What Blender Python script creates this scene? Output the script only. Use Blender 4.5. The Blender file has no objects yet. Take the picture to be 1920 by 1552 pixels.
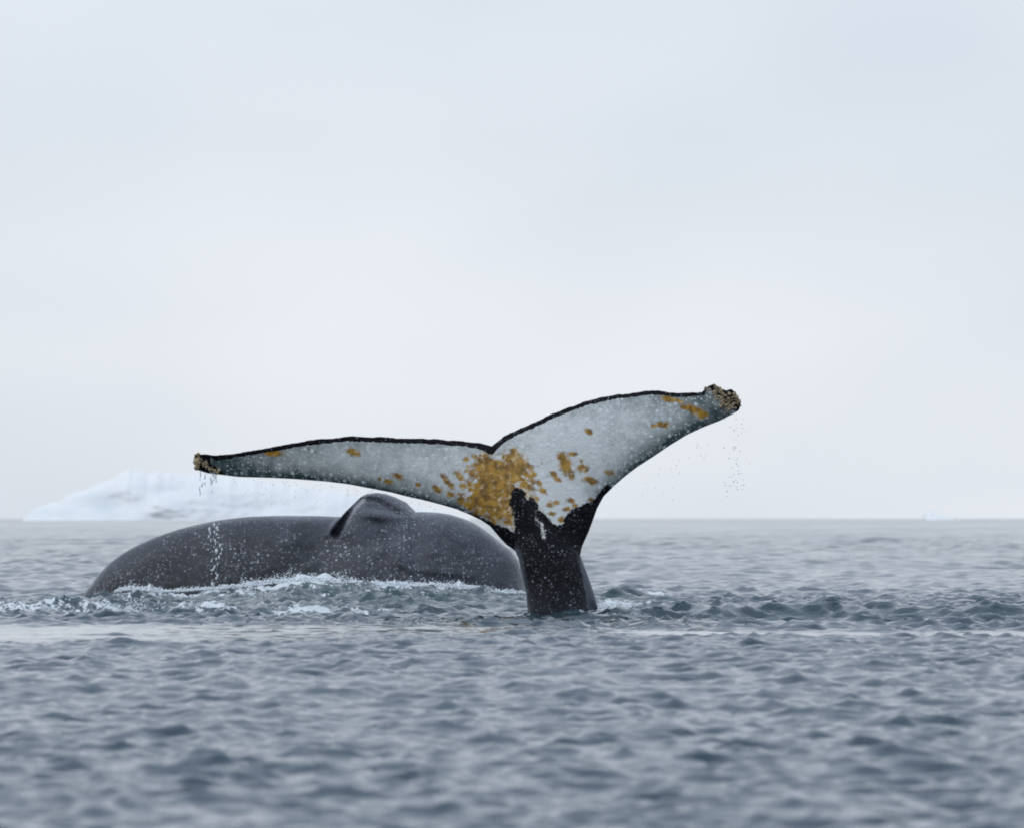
import bpy, math, random
import numpy as np
from mathutils import Vector

random.seed(7)
rng = np.random.default_rng(11)
S = bpy.context.scene
C = S.collection

# ------------------------------------------------------------------ camera
CAM_H = 0.75          # a low boat: eye height above the mean sea
FPX = 12000.0         # focal length in pixels of the 1920 px wide photograph
PITCH = math.atan(194.0 / FPX)
cd = bpy.data.cameras.new('camera')
cam = bpy.data.objects.new('camera', cd)
C.objects.link(cam)
cam.location = (0, 0, CAM_H)
cam.rotation_euler = (math.pi / 2 + PITCH, 0, 0)
cd.sensor_width = 36.0
cd.lens = 36.0 * FPX / 1920.0
cd.clip_start = 0.5
cd.clip_end = 40000
cd.dof.use_dof = True
cd.dof.focus_distance = 51.5
cd.dof.aperture_fstop = 6.6
S.camera = cam

# ------------------------------------------------------------------ world: overcast sky
W = bpy.data.worlds.new('World')
S.world = W
W.use_nodes = True
nt = W.node_tree
nt.nodes.clear()
SUN_EL, SUN_AZ = math.radians(48), math.radians(-115)   # azimuth from +Y (away from camera) towards +X
def N(t, tree, **kw):
    n = tree.nodes.new(t)
    for k, v in kw.items():
        setattr(n, k, v)
    return n
out = N('ShaderNodeOutputWorld', nt)
sky = N('ShaderNodeTexSky', nt, sky_type='NISHITA')
sky.sun_disc = False
sky.sun_elevation = SUN_EL
sky.sun_rotation = SUN_AZ
bg1 = N('ShaderNodeBackground', nt)
bg1.inputs[1].default_value = 0.10
nt.links.new(sky.outputs[0], bg1.inputs[0])
tc = N('ShaderNodeTexCoord', nt)
mp = N('ShaderNodeMapping', nt)
mp.inputs['Scale'].default_value = (1.0, 1.0, 2.2)
nt.links.new(tc.outputs['Generated'], mp.inputs[0])
nz = N('ShaderNodeTexNoise', nt)
nz.inputs['Scale'].default_value = 6.0
nz.inputs['Detail'].default_value = 3.5
nz.inputs['Roughness'].default_value = 0.45
nt.links.new(mp.outputs[0], nz.inputs['Vector'])
cr = N('ShaderNodeValToRGB', nt)
cr.color_ramp.elements[0].position = 0.30
cr.color_ramp.elements[0].color = (0.665, 0.728, 0.813, 1)
cr.color_ramp.elements[1].position = 0.66
cr.color_ramp.elements[1].color = (0.862, 0.895, 0.955, 1)
nt.links.new(nz.outputs['Fac'], cr.inputs[0])
# the cloud deck turns cooler away from the horizon
sep = N('ShaderNodeSeparateXYZ', nt)
nt.links.new(tc.outputs['Generated'], sep.inputs[0])
mr = N('ShaderNodeMapRange', nt)
mr.inputs['From Min'].default_value = 0.03
mr.inputs['From Max'].default_value = 0.6
nt.links.new(sep.outputs['Z'], mr.inputs[0])
mx = N('ShaderNodeMix', nt, data_type='RGBA')
nt.links.new(mr.outputs[0], mx.inputs['Factor'])
nt.links.new(cr.outputs[0], mx.inputs['A'])
mx.inputs['B'].default_value = (0.73, 0.86, 1.05, 1)
bg2 = N('ShaderNodeBackground', nt)
bg2.inputs[1].default_value = 1.0
nt.links.new(mx.outputs['Result'], bg2.inputs[0])
ms = N('ShaderNodeMixShader', nt)
ms.inputs[0].default_value = 0.93
nt.links.new(bg1.outputs[0], ms.inputs[1])
nt.links.new(bg2.outputs[0], ms.inputs[2])
nt.links.new(ms.outputs[0], out.inputs[0])

sd = bpy.data.lights.new('sun', 'SUN')
sd.energy = 0.7
sd.angle = math.radians(80)
sd.color = (1.0, 0.985, 0.965)
sun = bpy.data.objects.new('sun', sd)
C.objects.link(sun)
dvec = Vector((math.sin(SUN_AZ) * math.cos(SUN_EL), math.cos(SUN_AZ) * math.cos(SUN_EL), math.sin(SUN_EL)))
sun.rotation_euler = dvec.to_track_quat('Z', 'Y').to_euler()

S.view_settings.view_transform = 'Standard'
S.view_settings.look = 'None'
S.view_settings.exposure = 0.0
S.view_settings.gamma = 1.0
S.view_settings.use_curve_mapping = False
S.render.engine = 'CYCLES'
S.cycles.use_denoising = True
S.cycles.filter_width = 1.9
S.cycles.max_bounces = 6
S.cycles.caustics_reflective = False
S.cycles.caustics_refractive = False

# ------------------------------------------------------------------ helpers
def at(px, py, Y):
    """world point at distance Y seen at a photograph position; arrays welcome"""
    u = (np.asarray(px, float) - 960.0) / FPX
    v = (776.0 - np.asarray(py, float)) / FPX
    cy = math.cos(PITCH) - v * math.sin(PITCH)
    cz = v * math.cos(PITCH) + math.sin(PITCH)
    Y = np.asarray(Y, float)
    return u / cy * Y, Y + 0 * u, CAM_H + cz / cy * Y

def sstep(a, b, x):
    t = np.clip((x - a) / (b - a), 0, 1)
    return t * t * (3 - 2 * t)

def vnoise(x, y, seed=0):
    xi = np.floor(x).astype(np.int64); yi = np.floor(y).astype(np.int64)
    fx = x - xi; fy = y - yi
    fx = fx * fx * (3 - 2 * fx); fy = fy * fy * (3 - 2 * fy)
    def h(a, b):
        n = (a * 374761393 + b * 668265263 + seed * 2147483647) & 0xffffffff
        n = ((n ^ (n >> 13)) * 1274126177) & 0xffffffff
        n = n ^ (n >> 16)
        return (n & 0xffff) / 65535.0
    return (h(xi, yi) * (1 - fx) + h(xi + 1, yi) * fx) * (1 - fy) + (h(xi, yi + 1) * (1 - fx) + h(xi + 1, yi + 1) * fx) * fy

def fbm(x, y, seed=0, octs=4):
    s = 0; a = 0.5; t = 0
    for i in range(octs):
        s = s + a * vnoise(x * 2 ** i + 17.3 * i, y * 2 ** i - 9.1 * i, seed + i)
        t += a; a *= 0.5
    return s / t

def grid_mesh(name, P, mat, parent=None, wrap=False, attrs=None):
    """P: rows x cols x 3 -> one smooth quad sheet"""
    R, K = P.shape[:2]
    me = bpy.data.meshes.new(name)
    idx = np.arange(R * K).reshape(R, K)
    if wrap:
        idx = np.concatenate([idx, idx[:, :1]], 1)
    q = np.stack([idx[:-1, :-1], idx[:-1, 1:], idx[1:, 1:], idx[1:, :-1]], -1).reshape(-1, 4)
    return quads_mesh(name, P.reshape(-1, 3), q, mat, parent, attrs)

def quads_mesh(name, V, q, mat, parent=None, attrs=None):
    me = bpy.data.meshes.new(name)
    nv, nf = len(V), len(q)
    me.vertices.add(nv)
    me.vertices.foreach_set('co', np.asarray(V, np.float32).ravel())
    me.loops.add(nf * 4)
    me.loops.foreach_set('vertex_index', np.asarray(q, np.int32).ravel())
    me.polygons.add(nf)
    me.polygons.foreach_set('loop_start', np.arange(0, nf * 4, 4, dtype=np.int32))
    me.polygons.foreach_set('use_smooth', np.ones(nf, bool))
    me.update(calc_edges=True)
    for k, a in (attrs or {}).items():
        at_ = me.attributes.new(k, 'FLOAT', 'POINT')
        at_.data.foreach_set('value', np.asarray(a, np.float32).ravel())
    me.materials.append(mat)
    o = bpy.data.objects.new(name, me)
    C.objects.link(o)
    if parent: o.parent = parent
    return o

def tag(o, label=None, cat=None, kind=None, group=None):
    if label: o['label'] = label
    if cat: o['category'] = cat
    if kind: o['kind'] = kind
    if group: o['group'] = group
    return o

class Mat:
    def __init__(s, name):
        s.m = bpy.data.materials.new(name); s.m.use_nodes = True
        s.t = s.m.node_tree
        s.b = s.t.nodes['Principled BSDF']
        s.co = s.n('ShaderNodeTexCoord').outputs['Object']
    def n(s, t, **kw): return N(t, s.t, **kw)
    def l(s, a, b): s.t.links.new(a, b)
    def setin(s, sock, v):
        if isinstance(v, bpy.types.NodeSocket): s.l(v, sock)
        else: sock.default_value = v
    def attr(s, name): return s.n('ShaderNodeAttribute', attribute_name=name).outputs['Fac']
    def noise(s, scale, detail=3, rough=0.5, stretch=None, dist=0):
        n = s.n('ShaderNodeTexNoise'); n.inputs['Scale'].default_value = scale
        n.inputs['Detail'].default_value = detail; n.inputs['Roughness'].default_value = rough
        n.inputs['Distortion'].default_value = dist
        if stretch:
            m = s.n('ShaderNodeMapping'); m.inputs['Scale'].default_value = stretch
            s.l(s.co, m.inputs[0]); s.l(m.outputs[0], n.inputs['Vector'])
        else: s.l(s.co, n.inputs['Vector'])
        return n.outputs['Fac']
    def voro(s, scale, feature='F1', outp='Distance', stretch=None):
        n = s.n('ShaderNodeTexVoronoi', feature=feature); n.inputs['Scale'].default_value = scale
        if stretch:
            m = s.n('ShaderNodeMapping'); m.inputs['Scale'].default_value = stretch
            s.l(s.co, m.inputs[0]); s.l(m.outputs[0], n.inputs['Vector'])
        else: s.l(s.co, n.inputs['Vector'])
        return n.outputs[outp]
    def ma(s, op, a, b=0.0, c=None, clamp=False):
        n = s.n('ShaderNodeMath', operation=op, use_clamp=clamp)
        s.setin(n.inputs[0], a); s.setin(n.inputs[1], b)
        if c is not None: s.setin(n.inputs[2], c)
        return n.outputs[0]
    def rng(s, v, a, b, c=0.0, d=1.0, smooth=False):
        n = s.n('ShaderNodeMapRange'); n.clamp = True
        if smooth: n.interpolation_type = 'SMOOTHSTEP'
        s.setin(n.inputs[0], v)
        for i, k in enumerate((a, b, c, d)): n.inputs[i + 1].default_value = k
        return n.outputs[0]
    def mix(s, f, a, b):
        n = s.n('ShaderNodeMix', data_type='RGBA')
        s.setin(n.inputs['Factor'], f)
        s.setin(n.inputs['A'], a if not isinstance(a, tuple) else (*a, 1))
        s.setin(n.inputs['B'], b if not isinstance(b, tuple) else (*b, 1))
        return n.outputs['Result']
    def bump(s, h, strength=0.5, dist=0.01, prev=None):
        n = s.n('ShaderNodeBump'); n.inputs['Strength'].default_value = strength
        n.inputs['Distance'].default_value = dist
        s.l(h, n.inputs['Height'])
        if prev is not None: s.l(prev, n.inputs['Normal'])
        return n.outputs[0]
    def P(s, **kw):
        for k, v in kw.items():
            key = {'color': 'Base Color', 'rough': 'Roughness', 'ior': 'IOR', 'normal': 'Normal', 'coat': 'Coat Weight',
                   'coat_rough': 'Coat Roughness', 'spec': 'Specular IOR Level', 'sss': 'Subsurface Weight'}[k]
            s.setin(s.b.inputs[key], v if not isinstance(v, tuple) else (*v, 1))
        return s.m

# ------------------------------------------------------------------ materials
def sea_material():
    M = Mat('sea_water')
    foam = M.attr('foam'); turb = M.attr('turb'); calm = M.attr('calm'); far = M.attr('far')
    wcol = M.mix(turb, (0.027, 0.048, 0.066), (0.015, 0.045, 0.045))
    # froth breaks up into lace
    lace = M.voro(9.0, stretch=(1.0, 0.35, 1.0))
    fn = M.noise(22, 5, 0.7, stretch=(1.0, 0.4, 1.0))
    f = M.ma('ADD', foam, M.ma('MULTIPLY', M.ma('SUBTRACT', fn, 0.5), 1.7))
    f = M.ma('ADD', f, M.ma('MULTIPLY', M.ma('SUBTRACT', 0.42, lace), 0.35))
    f = M.rng(f, 0.46, 0.72, smooth=True)
    f = M.ma('MULTIPLY', f, M.rng(foam, 0.02, 0.15))
    col = M.mix(f, wcol, (0.70, 0.73, 0.74))
    rough = M.ma('ADD', M.ma('MULTIPLY', f, 0.5), M.ma('ADD', 0.06, M.ma('MULTIPLY', far, 0.04)))
    n1 = M.noise(7.0, 4, 0.6, stretch=(0.75, 1.0, 1.0))
    n2 = M.noise(3.0, 3, 0.55, stretch=(0.7, 1.0, 1.0))
    s1 = M.n('ShaderNodeBump'); s1.inputs['Distance'].default_value = 0.022
    M.l(n1, s1.inputs['Height'])
    M.l(M.ma('MULTIPLY', M.ma('SUBTRACT', 1.0, M.ma('MULTIPLY', calm, 0.92)), M.ma('ADD', M.ma('SUBTRACT', 0.6, M.ma('MULTIPLY', far, 0.52)), M.ma('MULTIPLY', turb, 0.6))), s1.inputs['Strength'])
    s2 = M.n('ShaderNodeBump'); s2.inputs['Distance'].default_value = 0.16
    M.l(n2, s2.inputs['Height']); M.l(s1.outputs[0], s2.inputs['Normal'])
    M.l(M.ma('ADD', M.ma('MULTIPLY', far, 0.12), M.ma('MULTIPLY', M.attr('coarse'), 0.55)), s2.inputs['Strength'])
    return M.P(color=col, rough=rough, ior=1.33, normal=s2.outputs[0])

def speckle(M, scale, keep, size, stretch=None):
    """sparse pale flecks: cell centres of a voronoi pattern, only some of the cells kept"""
    n = M.n('ShaderNodeTexVoronoi'); n.inputs['Scale'].default_value = scale
    if stretch:
        m = M.n('ShaderNodeMapping'); m.inputs['Scale'].default_value = stretch
        M.l(M.co, m.inputs[0]); M.l(m.outputs[0], n.inputs['Vector'])
    else: M.l(M.co, n.inputs['Vector'])
    sp = M.n('ShaderNodeSeparateColor'); M.l(n.outputs['Color'], sp.inputs[0])
    k = M.rng(sp.outputs[0], keep, 1.0, 0.0, 1.0)
    d = M.rng(n.outputs['Distance'], size * 0.35, size, 1.0, 0.0)
    return M.ma('MULTIPLY', k, d)

def fluke_material():
    M = Mat('fluke_skin')
    black = M.attr('black'); diat = M.attr('diatom'); grey = M.attr('grey')
    # pale underside with grey-green mottling
    n1 = M.noise(9, 4, 0.6); n2 = M.noise(34, 4, 0.65, stretch=(1.3, 1, 0.7))
    g = M.ma('ADD', grey, M.ma('MULTIPLY', M.ma('SUBTRACT', n1, 0.5), 1.0))
    g = M.ma('ADD', g, M.ma('MULTIPLY', M.ma('SUBTRACT', n2, 0.5), 0.5), clamp=True)
    skin = M.mix(g, (0.82, 0.835, 0.81), (0.065, 0.10, 0.10))
    spk = M.ma('ADD', speckle(M, 20, 0.15, 0.42), speckle(M, 42, 0.2, 0.42), clamp=True)
    skin = M.mix(M.ma('MULTIPLY', spk, 0.95), skin, (0.90, 0.93, 0.94))
    # yellow-brown diatom film
    dn = M.noise(26, 4, 0.6)
    d = M.ma('ADD', diat, M.ma('MULTIPLY', M.ma('SUBTRACT', dn, 0.5), 0.9))
    dm = M.rng(d, 0.28, 0.72, smooth=True)
    dcol = M.mix(M.rng(M.noise(17, 4, 0.6), 0.38, 0.60), (0.56, 0.29, 0.02), (0.21, 0.10, 0.004))
    dcol = M.mix(M.ma('MULTIPLY', M.rng(M.noise(24, 4, 0.6), 0.56, 0.66), 0.8), dcol, (0.78, 0.60, 0.38))
    col = M.mix(M.ma('MULTIPLY', dm, 0.94), skin, dcol)
    # black skin
    bn = M.noise(30, 5, 0.7)
    b = M.ma('ADD', black, M.ma('MULTIPLY', M.ma('SUBTRACT', bn, 0.5), 0.9))
    bm = M.rng(b, 0.44, 0.56, smooth=True)
    blk = M.mix(M.rng(M.noise(50, 3), 0.45, 0.8), (0.002, 0.002, 0.003), (0.012, 0.012, 0.018))
    bs = M.ma('MULTIPLY', M.ma('ADD', speckle(M, 30, 0.55, 0.34), speckle(M, 58, 0.4, 0.42), clamp=True), M.rng(M.noise(7, 4, 0.7), 0.38, 0.62, 0.1, 1.0))
    blk = M.mix(M.ma('MULTIPLY', bs, 0.7), blk, (0.42, 0.43, 0.48))
    blk = M.mix(M.attr('flank'), blk, (0.10, 0.11, 0.135))
    col = M.mix(bm, col, blk)
    h = M.ma('ADD', M.noise(28, 5, 0.65), M.ma('MULTIPLY', spk, 0.35))
    nrm = M.bump(h, 0.35, 0.02)
    fold = M.noise(11, 3, 0.5, stretch=(1.0, 1.0, 0.12))
    nrm = M.bump(M.ma('MULTIPLY', fold, M.attr('fold')), 0.8, 0.05, nrm)
    return M.P(color=col, rough=M.rng(M.noise(12, 3), 0.3, 0.7, 0.26, 0.45), ior=1.4, normal=nrm, spec=0.18)

def back_material():
    M = Mat('back_skin')
    base = M.mix(M.rng(M.noise(4, 5, 0.65), 0.3, 0.7), (0.006, 0.007, 0.009), (0.026, 0.028, 0.035))
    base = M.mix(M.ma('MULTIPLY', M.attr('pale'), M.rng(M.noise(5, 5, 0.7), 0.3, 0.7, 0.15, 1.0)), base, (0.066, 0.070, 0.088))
    base = M.mix(M.ma('MULTIPLY', M.rng(M.noise(22, 5, 0.7, dist=0.6), 0.5, 0.75), 0.5), base, (0.075, 0.077, 0.10))
    patch = M.rng(M.noise(2.2, 5, 0.7), 0.40, 0.60, 0.15, 1.0)
    sp = M.ma('ADD', speckle(M, 24, 0.4, 0.36, (1, 1, 0.85)), speckle(M, 46, 0.35, 0.44), clamp=True)
    sp = M.ma('MULTIPLY', sp, patch)
    col = M.mix(M.ma('MULTIPLY', sp, 0.85), base, (0.50, 0.50, 0.57))
    # fine scratches
    scr = M.rng(M.noise(34, 2, 0.5, stretch=(0.25, 1, 1.2), dist=2.0), 0.66, 0.72)
    col = M.mix(M.ma('MULTIPLY', scr, 0.3), col, (0.22, 0.22, 0.27))
    h = M.ma('ADD', M.noise(18, 5, 0.65), M.ma('MULTIPLY', sp, 0.3))
    nrm = M.bump(h, 0.33, 0.022)
    return M.P(color=col, rough=M.rng(M.noise(6, 4), 0.3, 0.7, 0.20, 0.38), spec=0.42, ior=1.42, normal=nrm)

def ice_material():
    M = Mat('glacier_ice')
    bl = M.attr('blue')
    b = M.ma('ADD', bl, M.ma('MULTIPLY', M.ma('SUBTRACT', M.noise(0.12, 4, 0.6), 0.5), 0.9), clamp=True)
    col = M.mix(b, (0.87, 0.86, 0.84), (0.66, 0.70, 0.715))
    return M.P(color=col, rough=0.6, ior=1.31, normal=M.bump(M.noise(0.35, 5, 0.6), 0.2, 0.5))

def plain(name, c, rough, c2=None, scale=40):
    M = Mat(name)
    return M.P(color=M.mix(M.noise(scale, 3), c, c2 or c), rough=rough)

SEA, FLUKE, BACK, ICE = sea_material(), fluke_material(), back_material(), ice_material()
BARN = plain('barnacle_shell', (0.62, 0.50, 0.33), 0.7, (0.20, 0.15, 0.09), 60)
Md = Mat('water_drop'); Md.b.inputs['Transmission Weight'].default_value = 0.55
DROP = Md.P(color=(0.85, 0.88, 0.9), rough=0.08, ior=1.33)
Ms = Mat('white_splash')
SPLASH = Ms.P(color=(0.78, 0.82, 0.85), rough=0.35, ior=1.33)

# ------------------------------------------------------------------ the sea
WY = 58.6            # distance of the arched back
crest_px = np.array([-400, 0, 60, 120, 160, 200, 245, 300, 350, 420, 500, 560, 600, 650, 700, 760, 820, 880, 940, 990, 1040, 1100, 1300])
crest_py = np.array([1135, 1128, 1122, 1114, 1110, 1107, 1100, 1105, 1103, 1099, 1090, 1084, 1083, 1090, 1092, 1094, 1095, 1099, 1106, 1109, 1113, 1120, 1140])

def build_sea():
    def seg(a, b, k):
        n = max(2, int(k * math.log(b / a)))
        return a * (b / a) ** (np.arange(n) / n)
    rows = np.concatenate([[-6000, -2000, -600, -150, -40, -10, 0], seg(1.5, 10, 25), seg(10, 30, 600), seg(30, 64, 760), seg(64, 400, 450), seg(400, 1500, 210), seg(1500, 5200, 30), [5200]])
    nd, no = 480, 45
    tt = np.linspace(-1, 1, nd)[None, :]
    hw = (0.084 * np.maximum(rows, 1.5) + 2.4)[:, None]
    so = (np.linspace(0, 1, no + 1)[1:] ** 3.2)[None, :]
    right = hw + (6500 - hw) * so
    X = np.concatenate([-right[:, ::-1], tt * hw, right], 1)
    Y = rows[:, None] * np.ones_like(X)
    D = np.maximum(Y, 0.5)
    dr = np.abs(np.gradient(rows))[:, None] * np.ones_like(X)
    dc = np.abs(np.gradient(X, axis=1))
    sp = np.maximum(dr, dc)
    PX = 960 + X / np.maximum(Y, 1) * FPX
    front = (Y > 1) * 1.0
    # calm slicks left by the animals
    warp = fbm(X * 0.35, Y * 0.10, 3, 4) - 0.5
    lo = np.interp(PX, [0, 900, 1300, 1920], [35.5, 37.0, 39.5, 40.5])
    hi = np.interp(PX, [0, 900, 1300, 1920], [43.5, 45.0, 43.6, 44.8])
    slick = sstep(0, 1.6, Y + warp * 7 - lo) * (1 - sstep(-0.8, 0.8, Y + warp * 2 - hi))
    streak = fbm(X * 0.45, Y * 0.9, 21, 4)
    slick = slick * (1 - 0.85 * np.exp(-((PX - 1030) / 120) ** 2)) * np.maximum(0.30 + 0.70 * sstep(0.36, 0.54, streak), 0.95 * sstep(hi - 4.2, hi - 2.6, Y)) * front * (D < 90)
    # the churned belt round the animals
    rough = sstep(44.5, 46.5, Y + warp * 2) * (1 - sstep(57, 63, Y)) * front * (np.abs(X) < 12)
    gust = 0.50 + 1.1 * fbm(X * 0.16, Y * 0.05, 5, 4)
    # waves
    nk = 84
    lam = 0.055 * (1.25 / 0.055) ** ((np.arange(nk) + rng.random(nk)) / nk)
    th = rng.normal(math.radians(78), math.radians(52), nk)
    ph = rng.random(nk) * 2 * math.pi
    slope = 0.208 * math.sqrt(2.0 / nk) * np.interp(lam, [0.05, 0.12, 0.3, 0.65, 1.25], [1.3, 1.7, 1.25, 0.75, 0.4])
    Z = np.zeros_like(X); DX = np.zeros_like(X); DY = np.zeros_like(X)
    X32 = X.astype(np.float32); Y32 = Y.astype(np.float32)
    amp_small = gust * (1 - 0.86 * slick) * (1 + 0.55 * rough)
    amp_big = gust * (1 - 0.9 * slick) * (1 + 0.35 * rough)
    for i in range(nk):
        k = 2 * math.pi / lam[i]
        w = (np.clip((lam[i] / dr - 0.7) / 1.2, 0, 1) * np.clip((lam[i] / dc - 2.5) / 2.0, 0, 1)).astype(np.float32)
        if w.max() <= 0: continue
        rsel = np.where(w.max(1) > 0)[0]
        r1 = rsel.max() + 1
        a = (slope[i] / k) * (1 + 0.3 * sstep(65, 110, D[:r1]) * (lam[i] > 0.25) - 0.45 * sstep(150, 500, D[:r1])) * (amp_small if lam[i] < 0.8 else amp_big)[:r1] * w[:r1]
        p = (k * math.cos(th[i])) * X32[:r1] + (k * math.sin(th[i])) * Y32[:r1] + np.float32(ph[i])
        s_, c_ = np.sin(p), np.cos(p)
        Z[:r1] += a * c_
        DX[:r1] -= 0.95 * a * s_ * math.cos(th[i]); DY[:r1] -= 0.95 * a * s_ * math.sin(th[i])
    # longer swell that carries on to the horizon
    for i in range(14):
        l = 3.5 * (26 / 3.5) ** (i / 13.0); k = 2 * math.pi / l
        t = rng.normal(math.radians(80), math.radians(28)); p0 = rng.random() * 6.28
        w = np.clip((l / sp - 2.2) / 2.5, 0, 1)
        Z += w * (0.014 / k) * (0.4 + 0.6 * sstep(60, 110, D)) * (1 - 0.1 * sstep(150, 400, D)) * np.cos(k * (math.cos(t) * X + math.sin(t) * Y) + p0)
    # heaped water along the arched back
    cz = at(crest_px, crest_py, 57.0)[2]
    H = np.interp(PX, crest_px, cz)
    edge = (1 - sstep(990, 1120, PX))
    yy = Y - 57.1
    n_a = fbm(X * 2.2, Y * 0.8, 31, 4) - 0.5
    heap = H * np.where(yy < 0, np.exp(-(yy / 2.6) ** 2), np.exp(-(yy / 2.0) ** 2)) * edge * front
    heap *= 1 + 0.25 * n_a
    # lower ridge of broken water in front of it
    r2y = 51.6 + 0.9 * (fbm(X * 0.5, X * 0 + 2.0, 41, 3) - 0.5) * 2 + 0.5 * np.sin(X * 0.9)
    amp2 = np.interp(PX, [-200, 0, 200, 420, 520, 620, 760, 900, 1000], [.085, .085, .08, .06, .07, .06, .045, .03, 0])
    t2 = Y - r2y
    ridge2 = amp2 * np.where(t2 < 0, np.exp(-(t2 / 0.55) ** 2), np.exp(-(t2 / 1.3) ** 2)) * front
    # dark ridge on the right and under the tail
    r3y = 48.3 + 1.1 * (fbm(X * 0.42 + 7, X * 0 + 5.0, 43, 3) - 0.5) * 2
    amp3 = np.interp(PX, [880, 1010, 1120, 1250, 1500, 1650, 1800, 2100, 2600], [0, 0, .06, .09, .085, .10, .11, .10, 0.08])
    amp3 = amp3 * (0.7 + 0.6 * fbm(X * 0.6, Y * 0.4, 47, 3))
    t3 = Y - r3y
    ridge3 = amp3 * np.where(t3 < 0, np.exp(-(t3 / 0.42) ** 2), np.exp(-(t3 / 1.5) ** 2)) * front
    r4y = 45.6 + 0.8 * (fbm(X * 0.5 + 3, X * 0 + 1.0, 44, 3) - 0.5) * 2
    ridge4 = 0.035 * sstep(1080, 1250, PX) * np.exp(-((Y - r4y) / 0.45) ** 2) * front
    # swirl right of the tail
    sw = np.exp(-(((PX - 1165) / 75) ** 2)) * np.exp(-((Y - 57) / 1.6) ** 2) * front
    Z += heap + ridge2 + ridge3 + ridge4 + 0.11 * sw
    churn = np.clip(heap / 0.1, 0, 1) + np.clip(ridge2 / 0.05, 0, 1) + np.clip(ridge3 / 0.06, 0, 1) * 0.9 + sw
    churn = np.clip(churn, 0, 1) * (sp < 0.3)
    cn = fbm(X * 3.8, Y * 2.4, 61, 5) - 0.5
    Z += churn * cn * (0.19 - 0.08 * (PX > 1250))
    cn2 = np.abs(fbm(X * 7.0, Y * 5.0, 66, 4) - 0.5)
    Z -= churn * cn2 * (0.10 - 0.05 * (PX > 1250))
    # foam
    def bell(v, c, w): return np.exp(-((v - c) / w) ** 2)
    fpatch = fbm(X * 1.6, Y * 0.9, 71, 4)
    foam = bell(Y, 57.0, 0.75) * np.interp(PX, [120, 200, 240, 300, 420, 480, 620, 800, 960, 1000], [0, .25, .85, .62, .62, .8, .9, .78, .62, 0])
    foam += bell(Y, 55.3, 0.9) * np.interp(PX, [200, 300, 450, 800, 960], [0, .65, .6, .6, 0]) * (0.4 + fpatch)
    foam += bell(t2, -0.35, 0.45) * np.interp(PX, [0, 60, 180, 330, 420, 470, 560, 700, 900], [.65, .85, .75, .9, .9, .5, .9, .6, .3]) * (0.3 + 1.3 * fpatch)
    foam += bell(t2, 0.3, 0.5) * np.interp(PX, [0, 100, 420, 460], [.4, .6, .5, 0]) * (0.1 + 1.2 * fpatch)
    foam += bell(Y, 58.3, 0.9) * bell(PX, 1228, 38) * 1.2
    foam += bell(Y, 53.8, 1.0) * bell(PX, 1165, 60) * 1.05 * (0.3 + 1.3 * fpatch)
    foam += bell(Y, 51.2, 0.5) * bell(PX, 1150, 45) * 1.1 * (0.3 + 1.4 * fpatch)
    foam += bell(Y, 52.5, 0.3) * (bell(PX, 1325, 14) + bell(PX, 1440, 30)) * 1.0
    foam += bell(Y, 50.0, 0.4) * bell(PX, 1050, 80) * 0.5 * (0.2 + 1.3 * fpatch)
    foam = np.clip(foam, 0, 1) * front * (sp < 0.3)
    Z += foam * (fbm(X * 9, Y * 5, 81, 4) - 0.35) * 0.10
    turb = np.clip(0.95 * bell(Y, 54.5, 3.4) * (1 - sstep(1150, 1300, PX)) * sstep(-100, 200, PX) + 0.35 * bell(Y, 48.5, 2), 0, 1) * front
    calm = slick
    far = sstep(60, 190, D)
    coarse = sstep(0.12, 0.6, dc)
    drop = (D > 1200) * (D / 1200 - 1) * 0
    P = np.stack([X + DX, Y + DY, Z - drop], -1)
    o = grid_mesh('sea', P, SEA, attrs={'foam': foam, 'turb': turb, 'calm': calm, 'far': far, 'coarse': coarse})
    o['kind'] = 'structure'
    return o

build_sea()

# ------------------------------------------------------------------ the raised tail
T0 = 50.0
TO = Vector(tuple(float(v) for v in at(1030, 1150, T0)))    # base of the tail at the waterline

LE_L = [(361, 868), (366, 880), (385, 886), (411, 889), (444, 893), (507, 895), (548, 897), (611, 902), (652, 907), (694, 915), (731, 922), (762, 930), (794, 937),
        (825, 945), (856, 954), (880, 964), (903, 975), (919, 986), (935, 1005), (950, 1021), (966, 1032), (972, 1046), (976, 1064), (980, 1085), (986, 1108), (989, 1143), (984, 1200), (976, 1300)]
TE_L = [(361, 864), (362, 852), (375, 850), (400, 854), (430, 850), (480, 842), (540, 831), (600, 823), (650, 818), (700, 819), (760, 821), (820, 823), (870, 827), (900, 830),
        (915, 834), (922, 836)]
CEN = [(922, 836), (934, 850), (948, 872), (962, 900), (978, 935), (995, 970), (1010, 1005), (1022, 1045), (1030, 1090), (1036, 1143), (1040, 1200), (1044, 1300)]
LE_R = [(1390, 760), (1387, 768), (1380, 773), (1351, 788), (1320, 800), (1288, 815), (1257, 834), (1226, 855), (1195, 875), (1174, 891), (1153, 909), (1132, 930), (1120, 952), (1111, 977), (1104, 996), (1098, 1009),
        (1091, 1025), (1088, 1040), (1094, 1056), (1100, 1072), (1108, 1094), (1116, 1118), (1122, 1143), (1135, 1200), (1155, 1300)]
TE_R = [(1390, 758), (1386, 745), (1379, 735), (1372, 728), (1362, 731), (1351, 727), (1338, 719), (1328, 724), (1317, 734), (1290, 736), (1267, 736), (1240, 733), (1222, 732), (1180, 737), (1142, 742), (1100, 752), (1060, 766), (1040, 774), (1009, 789),
        (970, 806), (945, 818), (932, 828), (922, 836)]

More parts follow.
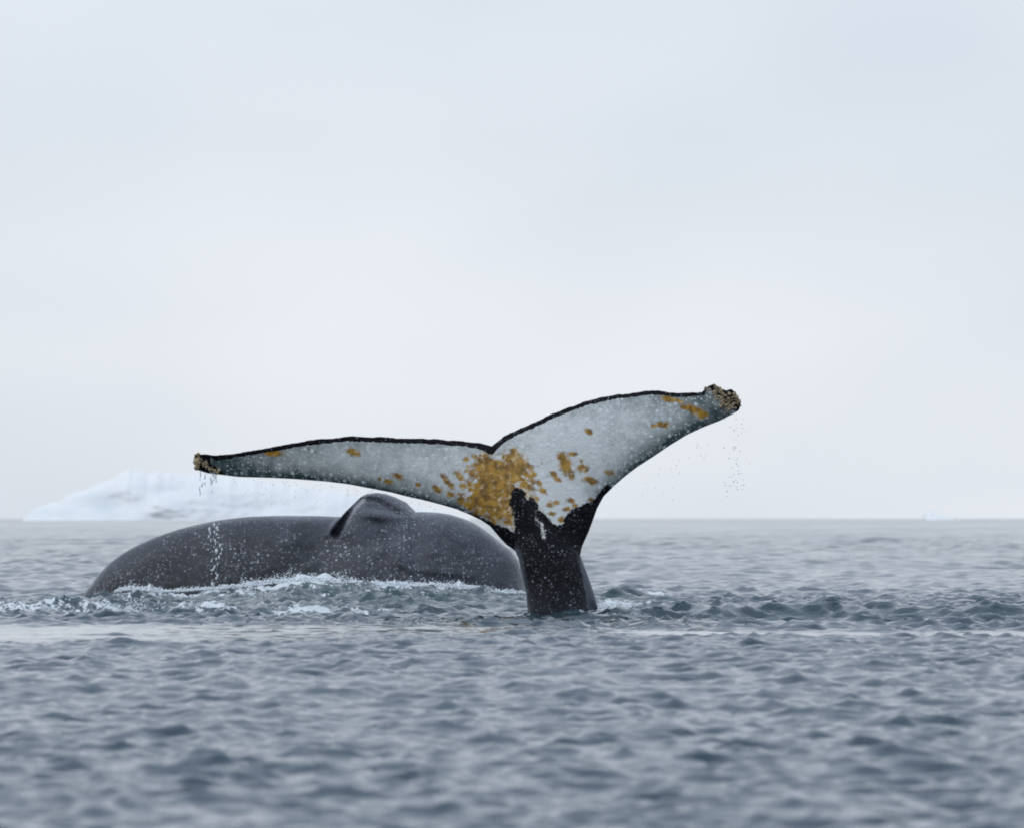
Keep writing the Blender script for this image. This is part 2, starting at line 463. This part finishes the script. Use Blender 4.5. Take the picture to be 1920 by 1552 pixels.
def resample(pts, n, smooth=2):
    p = np.array(pts, float)
    d = np.r_[0, np.cumsum(np.hypot(*np.diff(p, axis=0).T))]
    t = np.linspace(0, d[-1], n)
    q = np.stack([np.interp(t, d, p[:, 0]), np.interp(t, d, p[:, 1])], 1)
    for _ in range(smooth):
        r = q.copy(); r[1:-1] = 0.25 * q[:-2] + 0.5 * q[1:-1] + 0.25 * q[2:]; q = r
    return q, t / d[-1]

def poly_sd(x, y, poly):
    """signed distance, positive inside"""
    p = np.array(poly, float); x = x.ravel(); y = y.ravel()
    best = np.full(x.shape, 1e9); inside = np.zeros(x.shape, bool)
    for (ax, ay), (bx, by) in zip(p, np.roll(p, -1, 0)):
        ex, ey = bx - ax, by - ay
        t = np.clip(((x - ax) * ex + (y - ay) * ey) / (ex * ex + ey * ey + 1e-9), 0, 1)
        best = np.minimum(best, np.hypot(x - ax - t * ex, y - ay - t * ey))
        c = ((ay > y) != (by > y)) & (x < (bx - ax) * (y - ay) / (by - ay + 1e-12) + ax)
        inside ^= c
    return np.where(inside, best, -best)

def line_d(x, y, pts):
    best = np.full(x.shape, 1e9)
    for (ax, ay), (bx, by) in zip(pts[:-1], pts[1:]):
        ex, ey = bx - ax, by - ay
        t = np.clip(((x - ax) * ex + (y - ay) * ey) / (ex * ex + ey * ey), 0, 1)
        best = np.minimum(best, np.hypot(x - ax - t * ex, y - ay - t * ey))
    return best

BLACK = [(850, 955), (882, 963), (903, 970), (925, 981), (940, 986), (950, 988), (957, 992), (962, 998), (965, 992), (965, 980), (960, 960), (955, 945), (957, 928), (962, 916), (968, 911), (978, 915),
         (986, 918), (992, 926), (1001, 931), (1010, 940), (1015, 954), (1025, 963), (1034, 977), (1044, 984), (1054, 981), (1062, 966), (1072, 954), (1085, 948),
         (1100, 943), (1112, 938), (1124, 924), (1140, 905), (1200, 1000), (1200, 1350), (850, 1350), (800, 1100)]
SPOTS = [  # x, y, rx, ry, angle: the brown patches away from the middle
    (510, 848, 17, 7, 4), (660, 847, 13, 7, 15), (728, 903, 8, 5, 10), (746, 892, 11, 6, 22), (783, 908, 6, 4, 30), (712, 897, 5, 4, 0),
    (835, 897, 12, 6, 50), (845, 908, 9, 5, 45), (862, 893, 12, 6, 45), (820, 917, 10, 6, 45), (844, 926, 8, 6, 30), (868, 911, 7, 6, 20), (874, 861, 6, 5, 0), (889, 855, 6, 5, 0),
    (865, 938, 9, 7, 50), (878, 947, 11, 7, 40),
    (1104, 809, 8, 6, 20), (1054, 855, 9, 10, 80), (1060, 872, 11, 20, 0), (1070, 888, 7, 10, -30), (1073, 851, 5, 4, 30), (1093, 878, 10, 9, 30), (1037, 889, 7, 6, 45), (1043, 898, 5, 4, 60), (1050, 900, 4, 4, 0),
    (1107, 901, 13, 7, 10), (1143, 886, 9, 5, 15), (1011, 905, 6, 5, 40), (1018, 919, 7, 5, 0), (1031, 946, 8, 5, 0), (1044, 942, 8, 4, -10), (1069, 938, 8, 5, 0), (1063, 954, 9, 5, 0), (1034, 962, 8, 4, 0),
    (1052, 973, 7, 6, 0), (1108, 936, 7, 4, 0), (1078, 948, 5, 4, 0),
    (1255, 748, 14, 6, 15), (1275, 753, 9, 4, 20), (1302, 768, 18, 8, 25), (1315, 776, 12, 8, 20), (1283, 764, 9, 4, 15), (1242, 796, 13, 6, 5), (1225, 798, 5, 4, 0),
    (1080, 851, 4, 3, 0), (1088, 862, 4, 3, 0), (994, 878, 6, 4, 40), (1001, 888, 7, 4, 40)]

def build_tail():
    root = bpy.data.objects.new('humpback_whale', None)
    C.objects.link(root)
    root.location = TO
    nf, nc = 300, 170         # ribs on the fluke, ribs down the tail stock
    nu = 64
    cen, _ = resample(CEN, nc + 1)
    halves = []
    for side, LE, TE in ((-1, LE_L, TE_L), (1, LE_R, TE_R)):
        te, tt = resample(TE, nf)
        le_all, _ = resample(LE, 2400, 6)
        # leading-edge partner of each rib: by arc fraction on the fluke, then by height down the stock
        k_root = int(np.argmin(np.hypot(le_all[:, 0] - (903 if side < 0 else 1132), le_all[:, 1] - (975 if side < 0 else 930))))
        k_end = len(le_all) - 1
        sF = (np.linspace(0, 1, nf)) ** 1.0
        ia = sF * k_root
        ib = k_root + (k_end - k_root) * np.linspace(0, 1, nc + 1)[1:] ** 0.9
        ia_all = np.concatenate([ia, ib])
        A = np.stack([np.interp(ia_all, np.arange(len(le_all)), le_all[:, j]) for j in (0, 1)], 1)
        B = np.concatenate([te, cen[1:]])
        if side < 0 or True:
            # ragged trailing edge
            n = np.arange(len(B)); jag = (vnoise(n * 0.16, n * 0 + side, 5) - 0.5) * 2.0 + (vnoise(n * 0.45, n * 0 + side, 6) - 0.5) * 0.8
            wj = np.ones(len(B)); wj[nf - 12:] = 0; wj[:3] = 0
            B = B.copy(); B[:, 1] += jag * wj
        u = 0.5 - 0.5 * np.cos(np.linspace(0, 1, nu) * math.pi)       # 0 leading .. 1 trailing / centre
        ribs = A[:, None, :] * (1 - u[None, :, None]) + B[:, None, :] * u[None, :, None]
        R = len(A)
        w = np.zeros(R); w[nf:] = np.linspace(0, 1, nc + 1)[1:]
        wst = sstep(0.0, 0.45, w)                                     # how much it is tail stock
        chord = np.hypot(*(A - B).T) / 240.0
        th_f = np.clip(0.11 * chord, 0.006, 0.075)                    # half thickness of the fluke
        U = u[None, :]
        prof_f = 1.9 * np.sqrt(U) * (1 - U) ** 0.85 + 0.10 * (1 - (2 * U - 1) ** 6)
        prof_c = np.sqrt(1 - (1 - U) ** 2.0)
        cen_half = np.interp(w, [0, 0.12, 0.3, 0.6, 0.8, 1.0], [0.008, 0.05, 0.12, 0.20, 0.26, 0.36])
        th = (1 - wst)[:, None] * th_f[:, None] * prof_f + cen_half[:, None] * (prof_c * (0.25 + 0.75 * wst[:, None]) + 0.75 * (1 - wst[:, None]) * U ** 3)
        th[:, 0] = 0.0
        front, back = th.copy(), th.copy()
        if side > 0:
            # flank of the stock that shows behind the belly edge on the right
            fl = sstep(0.50, 0.66, w)[:, None]
            crease_x = np.interp(A[:, 1], [1040, 1064, 1106, 1143, 1300], [1087, 1088, 1094, 1100, 1125])
            uc = np.clip((A[:, 0] - crease_x) / (A[:, 0] - B[:, 0]), 0.001, 0.6)[:, None]
            prof = np.where(U < uc, -0.9 + 1.35 * (U / uc), 0.45 + 0.55 * np.sqrt(np.clip(1 - ((1 - U) / (1 - uc)) ** 2, 0, 1)))
            front = front * (1 - fl) + fl * cen_half[:, None] * prof
            back = back * (1 - fl) + fl * cen_half[:, None] * np.maximum(0.9, 1.0 + 0 * U)
        # depth of the middle surface: trailing edge leans to the viewer, tips sweep away
        xA = ribs[:, :, 0]
        span = np.clip(np.abs(ribs[:, :, 0] - 960) / 600.0, 0, 1)
        lean = np.interp(np.arange(R), [0, nf * 0.5, nf, nf + nc * 0.5, R], [0.05, 0.12 if side < 0 else 0.02, 0.04, 0, 0])[:, None]
        mid = -lean * (U - 0.5) + 0.34 * span ** 2.0
        mid += 0.02 * np.sin(ribs[:, :, 0] / 60.0)
        halves.append(dict(ribs=ribs, front=mid - front, back=mid + back, u=np.broadcast_to(U, xA.shape), w=np.broadcast_to(w[:, None], xA.shape), A=A, B=B, nf=nf, side=side))
    V = []; Q = []; bx = []; by = []; uu = []; sf = []; wl = []; sd = []
    off = 0
    for h in halves:
        R, K = h['front'].shape
        for face in ('front', 'back'):
            px, py = h['ribs'][:, :, 0], h['ribs'][:, :, 1]
            x, _, z = at(px, py, T0)
            y = T0 + h[face]
            V.append(np.stack([x, y, z], -1).reshape(-1, 3) - np.array(TO))
            idx = off + np.arange(R * K).reshape(R, K)
            q = np.stack([idx[:-1, :-1], idx[:-1, 1:], idx[1:, 1:], idx[1:, :-1]], -1).reshape(-1, 4)
            flip = (face == 'front') != (h['side'] < 0)
            Q.append(q[:, ::-1] if flip else q)
            bx.append(px.ravel()); by.append(py.ravel()); uu.append(h['u'].ravel()); wl.append(h['w'].ravel())
            sd.append(np.full(R * K, h['side'] * (1 if face == 'front' else 1)))
            sf.append(np.full(R * K, face == 'back'))
            off += R * K
    V = np.concatenate(V); Q = np.concatenate(Q)
    bx = np.concatenate(bx); by = np.concatenate(by); uu = np.concatenate(uu); wl = np.concatenate(wl); sd = np.concatenate(sd); isback = np.concatenate(sf)
    # --- pigment fields
    black = 0.5 + poly_sd(bx, by, BLACK) / 17.0
    black -= 0.55 * np.exp(-line_d(bx, by, [(985, 930), (1000, 950), (1012, 972)]) / 9.0)
    te_line = [tuple(p) for p in TE_L[3:]] ; te_r = [tuple(p) for p in TE_R[8:]]
    dte = np.minimum(line_d(bx, by, te_line[::1]), line_d(bx, by, te_r))
    band = np.interp(bx, [400, 560, 700, 880, 905, 922, 935, 960, 1100, 1300], [7.5, 7.5, 8.5, 8.5, 12, 15, 9, 8, 7, 7])
    black = np.maximum(black, 0.5 + (band + 1.0 - dte) / 9.0)
    # outer tips are dark with barnacle crust
    tipL = 0.5 + (26 - np.hypot((bx - 366) / 1.5, by - 868)) / 14.0
    tipL2 = 0.5 + (7 - line_d(bx, by, [(368, 858), (385, 872), (408, 888)])) / 12.0
    tipR = 0.5 + (7 - line_d(bx, by, [(1335, 722), (1350, 738), (1370, 752), (1386, 765)])) / 10.0
    tipR2 = np.maximum(0.5 + (14 - np.hypot(bx - 1384, by - 752)) / 10.0, 0.5 + (13 - np.hypot(bx - 1368, by - 732)) / 10.0)
    black = np.maximum.reduce([black, np.minimum(tipL, 1) * (bx < 392), tipL2, tipR, tipR2])
    streak = 1 - line_d(bx, by, [(1008, 970), (1012, 982), (1019, 995), (1021, 1008)]) / np.interp(by, [960, 990, 1030], [6, 7, 3.5])
    black = np.where(streak > 0, np.minimum(black, 0.60 - 0.16 * np.clip(streak, 0, 1)), black)
    black = np.where(isback, 1.0, black)
    black = np.clip(black, -0.5, 1.5)
    diat = np.zeros_like(bx)
    for (cx, cy, rx, ry, an) in SPOTS:
        a = math.radians(an); dx, dy = bx - cx, by - cy
        r = np.sqrt(((dx * math.cos(a) + dy * math.sin(a)) / rx) ** 2 + ((-dx * math.sin(a) + dy * math.cos(a)) / ry) ** 2)
        diat = np.maximum(diat, 1.0 - 0.5 * r)
    core = poly_sd(bx, by, [(905, 846), (925, 855), (945, 848), (955, 838), (968, 840), (985, 862), (992, 876), (985, 890), (998, 905), (1003, 925), (985, 915), (968, 906), (958, 920), (952, 945), (955, 965), (965, 985),
                            (950, 985), (925, 972), (900, 962), (880, 950), (878, 935), (890, 925), (880, 905), (892, 895), (890, 870), (896, 855)])
    diat = np.maximum(diat, 0.5 + core / 26.0)
    rim = poly_sd(bx, by, [(895, 845), (1005, 870), (1012, 935), (970, 1000), (860, 955), (868, 900)])
    blot = fbm(bx / 9.0, by / 9.0, 91, 3)
    diat = np.maximum(diat, (0.5 + rim / 40.0) * 0.55 + (blot - 0.5) * 1.5)
    pale = fbm(bx / 11.0 + 5, by / 11.0, 97, 3)
    diat = np.maximum(diat, 0.55 - line_d(bx, by, [(975, 912), (992, 935), (1006, 955), (1016, 975)]) / 40.0)
    diat = np.where(streak > -0.3, np.maximum(diat, 0.42), diat)
    diat = diat - np.clip(pale - 0.56, 0, 1) * 2.0 * (core > 2)
    # grey pigment of the white underside: mottled towards both edges and the tips
    ang_e = np.clip((uu - 0.0), 0, 1)
    d_lead = np.minimum(line_d(bx, by, [tuple(p) for p in LE_L[3:18]]), line_d(bx, by, [tuple(p) for p in LE_R[3:12]]))
    grey = 0.95 * np.exp(-(d_lead / 21.0) ** 1.2) + 0.36 * np.exp(-((dte - 8) / 22.0) ** 2)
    grey += 0.24 * sstep(640, 400, bx) + 0.30 * sstep(1130, 1320, bx) + 0.12
    grey -= 0.22 * np.exp(-((bx - 1010) / 120) ** 2)
    flank = ((bx > np.interp(by, [1040, 1064, 1106, 1143, 1300], [1087, 1089, 1096, 1102, 1127])) & (by > 1040)) * 0.85
    lf = np.exp(-(line_d(bx, by, [(969, 1030), (974, 1048), (979, 1075), (985, 1104), (989, 1143), (984, 1250)]) / 5.5) ** 2) * 0.8
    flank = np.maximum(flank, lf * (by > 1015))
    flank = np.maximum(flank, 0.12 * sstep(1070, 1150, by))
    body = quads_mesh('body', V, Q, FLUKE, root, attrs={'black': black, 'diatom': np.clip(diat, -1, 1.2), 'grey': np.clip(grey, 0, 1), 'flank': flank, 'fold': sstep(990, 1060, by)})
    # weld the halves and the two faces into one skin
    import bmesh
    bm = bmesh.new(); bm.from_mesh(body.data)
    bmesh.ops.remove_doubles(bm, verts=bm.verts, dist=0.0007)
    bmesh.ops.recalc_face_normals(bm, faces=bm.faces)
    bm.to_mesh(body.data); bm.free()
    body.data.polygons.foreach_set('use_smooth', np.ones(len(body.data.polygons), bool))
    tag(root, 'raised whale tail with white underside, yellow-brown patches and black trailing edge', 'whale', group='diving humpback whales')

    # barnacle crusts at the two tips
    outl = {-1: LE_L[:10] + TE_L[:9][::-1], 1: LE_R[:8] + TE_R[:14][::-1]}
    def crust(path, count, spread, rmin, rmax, ydep, label):
        verts, faces = [], []
        pts = np.array(path, float)
        for _ in range(count):
            t = random.random() * (len(pts) - 1); i = int(t); f = t - i
            cx, cy = pts[i] * (1 - f) + pts[min(i + 1, len(pts) - 1)] * f
            cx += random.gauss(0, spread); cy += random.gauss(0, spread)
            if poly_sd(np.array([cx]), np.array([cy]), outl[-1 if cx < 900 else 1])[0] < -1.0: continue
            r = rmin * 0.7 + (rmax * 1.25 - rmin * 0.7) * random.random() ** 2.2; hgt = r * random.uniform(0.7, 1.5)
            x, y, z = at(cx, cy, T0); c = Vector((float(x), T0 + ydep, float(z))) - TO
            ax = Vector((random.gauss(0, 0.5), -1.0, random.gauss(0.1, 0.5))).normalized()
            e1 = ax.orthogonal().normalized(); e2 = ax.cross(e1)
            b = len(verts); k = 7
            for (rr, hh) in ((1.0, -0.5), (0.85, 0.3), (0.5, 1.0), (0.28, 0.6)):
                for j in range(k):
                    a = 2 * math.pi * j / k
                    q = rr * r * random.uniform(0.85, 1.15)
                    verts.append(c + ax * (hh * hgt) + (e1 * math.cos(a) + e2 * math.sin(a)) * q)
            for lv in range(3):
                for j in range(k):
                    j2 = (j + 1) % k
                    faces.append((b + lv * k + j, b + lv * k + j2, b + (lv + 1) * k + j2, b + (lv + 1) * k + j))
            faces.append(tuple(b + 3 * k + j for j in range(k)))
            faces.append(tuple(b + j for j in range(k))[::-1])
        me = bpy.data.meshes.new('barnacle_crust'); me.from_pydata([tuple(v) for v in verts], [], faces); me.materials.append(BARN)
        o = bpy.data.objects.new('barnacle_crust', me); C.objects.link(o); o.parent = root
        o['kind'] = 'stuff'; o['label'] = label
    crust([(362, 850), (366, 862), (366, 872)], 40, 3.5, 0.009, 0.020, 0.31, 'pale knob of barnacles on the left fluke tip')
    crust([(374, 866), (388, 874), (404, 884)], 44, 2.6, 0.006, 0.011, 0.29, 'pale knob of barnacles on the left fluke tip')
    crust([(1335, 721), (1345, 733), (1356, 744), (1366, 754), (1372, 760)], 150, 6.5, 0.005, 0.012, 0.10, 'crust of barnacles on the right fluke tip')
    crust([(1375, 735), (1383, 748), (1386, 758)], 40, 3.5, 0.005, 0.012, 0.12, 'crust of barnacles on the right fluke tip')
    return root

build_tail()

# ------------------------------------------------------------------ the arched back behind it
BK = [(60, 1290), (100, 1205), (130, 1152), (161, 1108), (173, 1093), (186, 1075), (204, 1056), (230, 1037), (256, 1022), (295, 1005), (334, 992), (373, 982), (412, 974), (465, 968), (517, 966), (595, 966.5),
      (640, 968), (700, 964), (760, 960), (793, 959), (819, 960), (845, 964), (871, 972), (898, 985), (924, 1004), (942, 1020), (957, 1031), (970, 1046), (979, 1067), (990, 1098), (1005, 1150), (1030, 1250)]
FIN = [(630, 992), (634, 980), (641, 966), (650, 956), (661, 945), (676, 931), (689, 925), (707, 923), (723, 925), (741, 931), (762, 941), (778, 957)]

def build_back():
    root = bpy.data.objects.new('humpback_whale', None); C.objects.link(root)
    ox, oy, oz = (float(v) for v in at(600, 1110, WY)); O = np.array([ox, oy, 0.0])
    root.location = O
    p, _ = resample(BK, 620, 8)
    nx, ntn = 620, 250
    tx, _, tz = at(p[:, 0], p[:, 1], WY)
    cz = -0.75
    # half depth of the body along its length (it tapers to the left as the tail stock begins)
    b = np.interp(p[:, 0], [60, 160, 300, 500, 700, 850, 950, 1030], [0.25, 0.42, 0.62, 0.80, 0.95, 0.92, 0.75, 0.45])
    th = np.linspace(-math.pi * 0.62, math.pi * 0.62, ntn)
    # denser samples on the side that shows
    th = math.pi * 0.62 * np.sign(th) * (np.abs(th) / (math.pi * 0.62)) ** 1.15
    TH, TZ = np.meshgrid(th, tz, indexing='xy')
    X = np.broadcast_to(tx[:, None], TH.shape).copy()
    rz = TZ - cz
    e = 0.88
    Yc = np.sign(np.sin(TH)) * np.abs(np.sin(TH)) ** e * b[:, None]
    Z = cz + rz * np.cos(TH)
    # a back ridge: the spine stands slightly proud
    Y = WY + Yc
    # outline position of each point in the tall plane, for the fin and the folds
    PX = 960 + X / WY * FPX
    PY = 970 + (CAM_H - Z) / WY * FPX
    # dorsal fin: a fleshy hump, folded over to the right
    fx = np.array([f[0] for f in FIN], float); fy = np.array([f[1] for f in FIN], float)
    base = np.interp(PX, p[:, 0], p[:, 1])
    ftop = np.interp(PX, fx, fy, left=2000, right=2000)
    need = np.clip((base - ftop), 0, None) / FPX * WY                # metres above the back
    need = np.where((PX < 640) | (PX > 782), 0, need)
    yw = np.interp(PX, [630, 700, 780], [0.20, 0.20, 0.30])
    yc = np.interp(PX, [630, 700, 780], [-0.12, 0.0, 0.14])
    bell = np.exp(-((Yc - yc) / (yw * 1.7)) ** 2)
    bell = np.where(Yc > yc, np.exp(-((Yc - yc) / 0.12) ** 2), bell)
    # keep the outline: the hump's top must reach the wanted height
    lift = need * bell
    Z2 = Z + lift
    # fold running down the flank from the leading edge of the fin
    ridge = [(617, 1004), (626, 990), (636, 975), (648, 958), (664, 943), (684, 932)]
    d = line_d(PX, PY - lift / WY * FPX, ridge)
    lx = np.interp(PY, [930, 943, 958, 975, 990, 1004, 1030], [684, 664, 648, 636, 626, 617, 610])
    sgn = np.where(PX > lx, 1.0, -1.0)
    vis = (Yc < 0.1) * sstep(1030, 985, PY)
    bulge = np.where(sgn > 0, np.exp(-(d / 55.0) ** 2), np.exp(-(d / 5.0) ** 2))
    Y2 = Y - 0.075 * bulge * vis
    # hollow inside the hump, below its rim
    PL = PY - lift / WY * FPX
    vz = (Yc < yc + 0.04)
    arc = np.exp(-(line_d(PX, PL, [(684, 936), (700, 936), (716, 940), (733, 951), (748, 960)]) / 4.5) ** 2) * vz
    shelf = np.exp(-(((PX - 706) / 34.0) ** 2 + ((PL - 966 - 0.12 * (PX - 706)) / 10.0) ** 2)) * (Yc < yc)
    groove = np.exp(-(line_d(PX, PL, [(675, 936), (662, 949), (650, 968), (638, 988), (630, 1000)]) / 6.0) ** 2) * (Yc < 0.25)
    hol = arc * 0.75 - 1.1 * shelf + 3.6 * groove
    Y2 += 0.07 * np.exp(-(((PX - 598) / 42.0) ** 2 + ((PY - 1025) / 45.0) ** 2)) * (Yc < 0)
    Y2 += 0.08 * hol
    # long soft folds of blubber and muscle
    f1 = fbm(PX / 75.0, PY / 45.0, 15, 3) - 0.5
    f2 = np.exp(-(line_d(PX, PY, [(750, 1050), (770, 1066), (830, 1070), (890, 1078)]) / 7.0) ** 2)
    f3 = np.exp(-(line_d(PX, PY, [(935, 1035), (950, 1028), (962, 1036)]) / 4.0) ** 2)
    Y2 += 0.085 * f1 * (np.abs(TH) > 0.2) * sstep(0.2, 0.6, np.abs(TH)) - 0.025 * f2 - 0.02 * f3
    P = np.stack([X, Y2, Z2], -1) - O
    pale = np.clip(np.exp(-(((PX - 770) / 150) ** 2)) * 0.8 + 0.5 * sstep(0.9, 0.3, np.abs(TH)), 0, 1)  # mottled skin mid-back; along the top, sky sheen put into the colour
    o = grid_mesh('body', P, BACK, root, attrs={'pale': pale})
    tag(root, 'arched grey back of a whale with small dorsal fin, behind the raised tail', 'whale', group='diving humpback whales')

build_back()

# ------------------------------------------------------------------ icebergs
def iceberg(name, prof, Y, depth, label, seed, nx=260, nz=70, blues=(), tint=0.05):
    p = np.array(prof, float)
    px = np.linspace(p[0, 0], p[-1, 0], nx)
    py = np.interp(px, p[:, 0], p[:, 1])
    py = py + (fbm(px / 14.0, px * 0, seed, 4) - 0.5) * 7 * np.clip((975 - py) / 40, 0, 1)
    x, _, z = at(px, py, Y)
    h = np.maximum(z, 0.05)
    t = np.linspace(0, 1, nz)
    v = np.concatenate([np.linspace(-0.25, 1, nz), np.linspace(1, -0.25, nz)[1:]])     # up the front, down the back
    s = np.concatenate([np.zeros(nz), np.ones(nz - 1)])
    Vv, H = np.meshgrid(v, h); Sx, X = np.meshgrid(s, x)
    Zz = Vv * H
    run = (1 - np.clip(Vv, 0, 1)) ** 0.75
    n = fbm(X / 9.0, Zz / 3.5 + Sx * 40, seed + 3, 5) - 0.5
    n2 = np.abs(fbm(X / 22.0 + 4, Zz / 6.0 + Sx * 40, seed + 9, 4) - 0.5)
    hs = h.copy()
    for _ in range(60):
        hs[1:-1] = 0.25 * hs[:-2] + 0.5 * hs[1:-1] + 0.25 * hs[2:]
    taper = np.clip(hs / hs.max(), 0.05, 1)[:, None] ** 0.5
    yd = depth * taper * run * (0.6 + 0.15 * n) * np.where(Sx < 0.5, -1, 1)
    yd += (n * 0.45 - n2 * 0.55) * depth * 0.16 * np.sin(np.clip(Vv, 0, 1) * math.pi) * np.where(Sx < 0.5, -1, 1) * taper
    PX = 960 + X / Y * FPX; PY = 970 - (Zz - CAM_H) / Y * FPX
    blue = np.zeros_like(PX) + tint + 0.25 * (1 - np.clip(Vv, 0, 1))
    for (bx_, by_, rx, ry, k) in blues:
        blue += 0.6 * k * np.exp(-((PX - bx_) / rx) ** 2 - ((PY - by_) / ry) ** 2)
    blue -= 0.9 * sstep(0.86, 0.98, Vv)
    O = np.array([float(x.mean()), Y, 0.0])
    o = grid_mesh(name, np.stack([X, Y + yd, Zz], -1) - O, ICE, attrs={'blue': np.clip(blue, 0, 1)})
    o.location = O
    tag(o, label, 'iceberg')
    return o

iceberg('iceberg', [(44, 972), (55, 960), (70, 950), (110, 940), (125, 930), (140, 924), (165, 916), (190, 904), (205, 900), (225, 888), (245, 880), (262, 884), (280, 887), (300, 884), (330, 887), (380, 891), (430, 893), (480, 900),
                    (540, 908), (590, 914), (640, 922), (700, 934), (760, 946), (830, 958), (880, 972)],
        1500.0, 30.0, 'large pale iceberg low on the horizon behind the arched back', 5,
        blues=[(95, 960, 40, 8, .6), (205, 942, 26, 24, 1.0), (165, 930, 30, 10, .6), (262, 942, 20, 9, .6), (300, 915, 60, 9, .5), (345, 950, 18, 14, .9), (445, 945, 40, 16, .8)])
iceberg('iceberg', [(1730, 972), (1735, 958), (1742, 955), (1750, 959), (1762, 963), (1778, 968), (1786, 972)], 2200.0, 12.0,
        'tiny white iceberg far out on the right horizon', 9, nx=60, nz=24, tint=-0.5)

# ------------------------------------------------------------------ drops and spray
ICO = None
def drops(name, items, mat, label, cat):
    """items: (x, y, z, radius, stretch) -> one mesh of small faceted drops"""
    t = (1 + 5 ** 0.5) / 2
    iv = np.array([(-1, t, 0), (1, t, 0), (-1, -t, 0), (1, -t, 0), (0, -1, t), (0, 1, t), (0, -1, -t), (0, 1, -t), (t, 0, -1), (t, 0, 1), (-t, 0, -1), (-t, 0, 1)], float)
    iv /= np.linalg.norm(iv[0])
    ifc = np.array([(0, 11, 5), (0, 5, 1), (0, 1, 7), (0, 7, 10), (0, 10, 11), (1, 5, 9), (5, 11, 4), (11, 10, 2), (10, 7, 6), (7, 1, 8), (3, 9, 4), (3, 4, 2), (3, 2, 6), (3, 6, 8), (3, 8, 9), (4, 9, 5), (2, 4, 11), (6, 2, 10), (8, 6, 7), (9, 8, 1)])
    it = np.array(items, float)
    o0 = it[:, :3].mean(0)
    V = iv[None] * it[:, None, 3:4]
    V[:, :, 2] *= it[:, None, 4]
    V = V * (1 + 0.25 * (rng.random(V.shape[:2])[..., None] - 0.5)) + (it[:, None, :3] - o0)
    F = ifc[None] + (np.arange(len(it)) * 12)[:, None, None]
    me = bpy.data.meshes.new(name)
    me.from_pydata(V.reshape(-1, 3).tolist(), [], F.reshape(-1, 3).tolist())
    me.polygons.foreach_set('use_smooth', np.ones(len(me.polygons), bool))
    me.materials.append(mat)
    o = bpy.data.objects.new(name, me); C.objects.link(o); o.location = o0
    tag(o, label, cat, kind='stuff')
    return o

def P3(px, py, Y): return tuple(float(v) for v in at(px, py, Y))
it = []
for _ in range(60):
    it.append((*P3(random.gauss(1374, 8) + random.uniform(-3, 12), random.uniform(785, 935), 50.1 + random.uniform(-.2, .2)), random.uniform(.0025, .005), 1.3))
drops('falling_drops', it, DROP, 'fine column of water drops falling below the right fluke tip', 'water drops')
it = []
for _ in range(24):
    x = random.choice([376, 384, 395, 401])
    it.append((*P3(x + random.gauss(0, 1.6), 886 + abs(random.gauss(0, 20)), 50.3), random.uniform(.0025, .0055), random.uniform(2, 7)))
for _ in range(55):
    it.append((*P3(random.gauss(403, 6) + random.choice([0, 0, -5, 6]), random.uniform(975, 1098), 50.3), random.uniform(.0025, .0085), random.uniform(1, 3.5)))
drops('falling_drops', it, SPLASH, 'drops streaming down from the left fluke tip past the arched back', 'water drops')
it = []
for _ in range(170):
    px = random.choice([random.uniform(420, 900), random.gauss(700, 110), random.uniform(420, 800), random.uniform(420, 800), random.uniform(1200, 1330)])
    low = np.interp(px, [420, 600, 700, 800, 900, 1120, 1330], [897, 902, 918, 938, 975, 960, 810])
    it.append((*P3(px, low + abs(random.gauss(6, 26)), 50.1 + random.uniform(-.25, .3)), random.uniform(.0018, .0042), 1.2))
drops('falling_drops', it, DROP, 'scattered fine spray dripping from the leading edges of the flukes', 'water drops')
# splash beads thrown up along the foaming water
it = []
for _ in range(5200):
    px = random.uniform(215, 985)
    Y = random.gauss(56.8, 0.35)
    base = np.interp(px, crest_px, crest_py)
    amt = np.interp(px, [215, 245, 300, 400, 480, 620, 700, 820, 985], [.3, 1, .6, .4, .9, 1.2, .8, .9, .3])
    up = abs(random.gauss(0, 5.5)) * amt * (1 + 1.2 * (vnoise(np.array([px / 13.0]), np.array([1.0]), 3)[0] - 0.4)) - 5
    it.append((*P3(px, base - up, Y), random.uniform(.003, .010) * (0.6 if up > 3 else 1), 1.0))
for _ in range(1000):
    px = random.choice([random.uniform(0, 430), random.gauss(245, 25), random.uniform(1120, 1220), random.gauss(1150, 22)])
    if px > 1000: it.append((*P3(px, random.gauss(1141, 5), random.gauss(51.5, .5)), random.uniform(.004, .011), 1.0)); continue
    it.append((*P3(px, random.gauss(1142, 10), random.gauss(51.3, .4)), random.uniform(.003, .009), 1.0))
drops('sea_spray', it, SPLASH, 'white beads of spray along the foam in front of the arched back', 'spray')
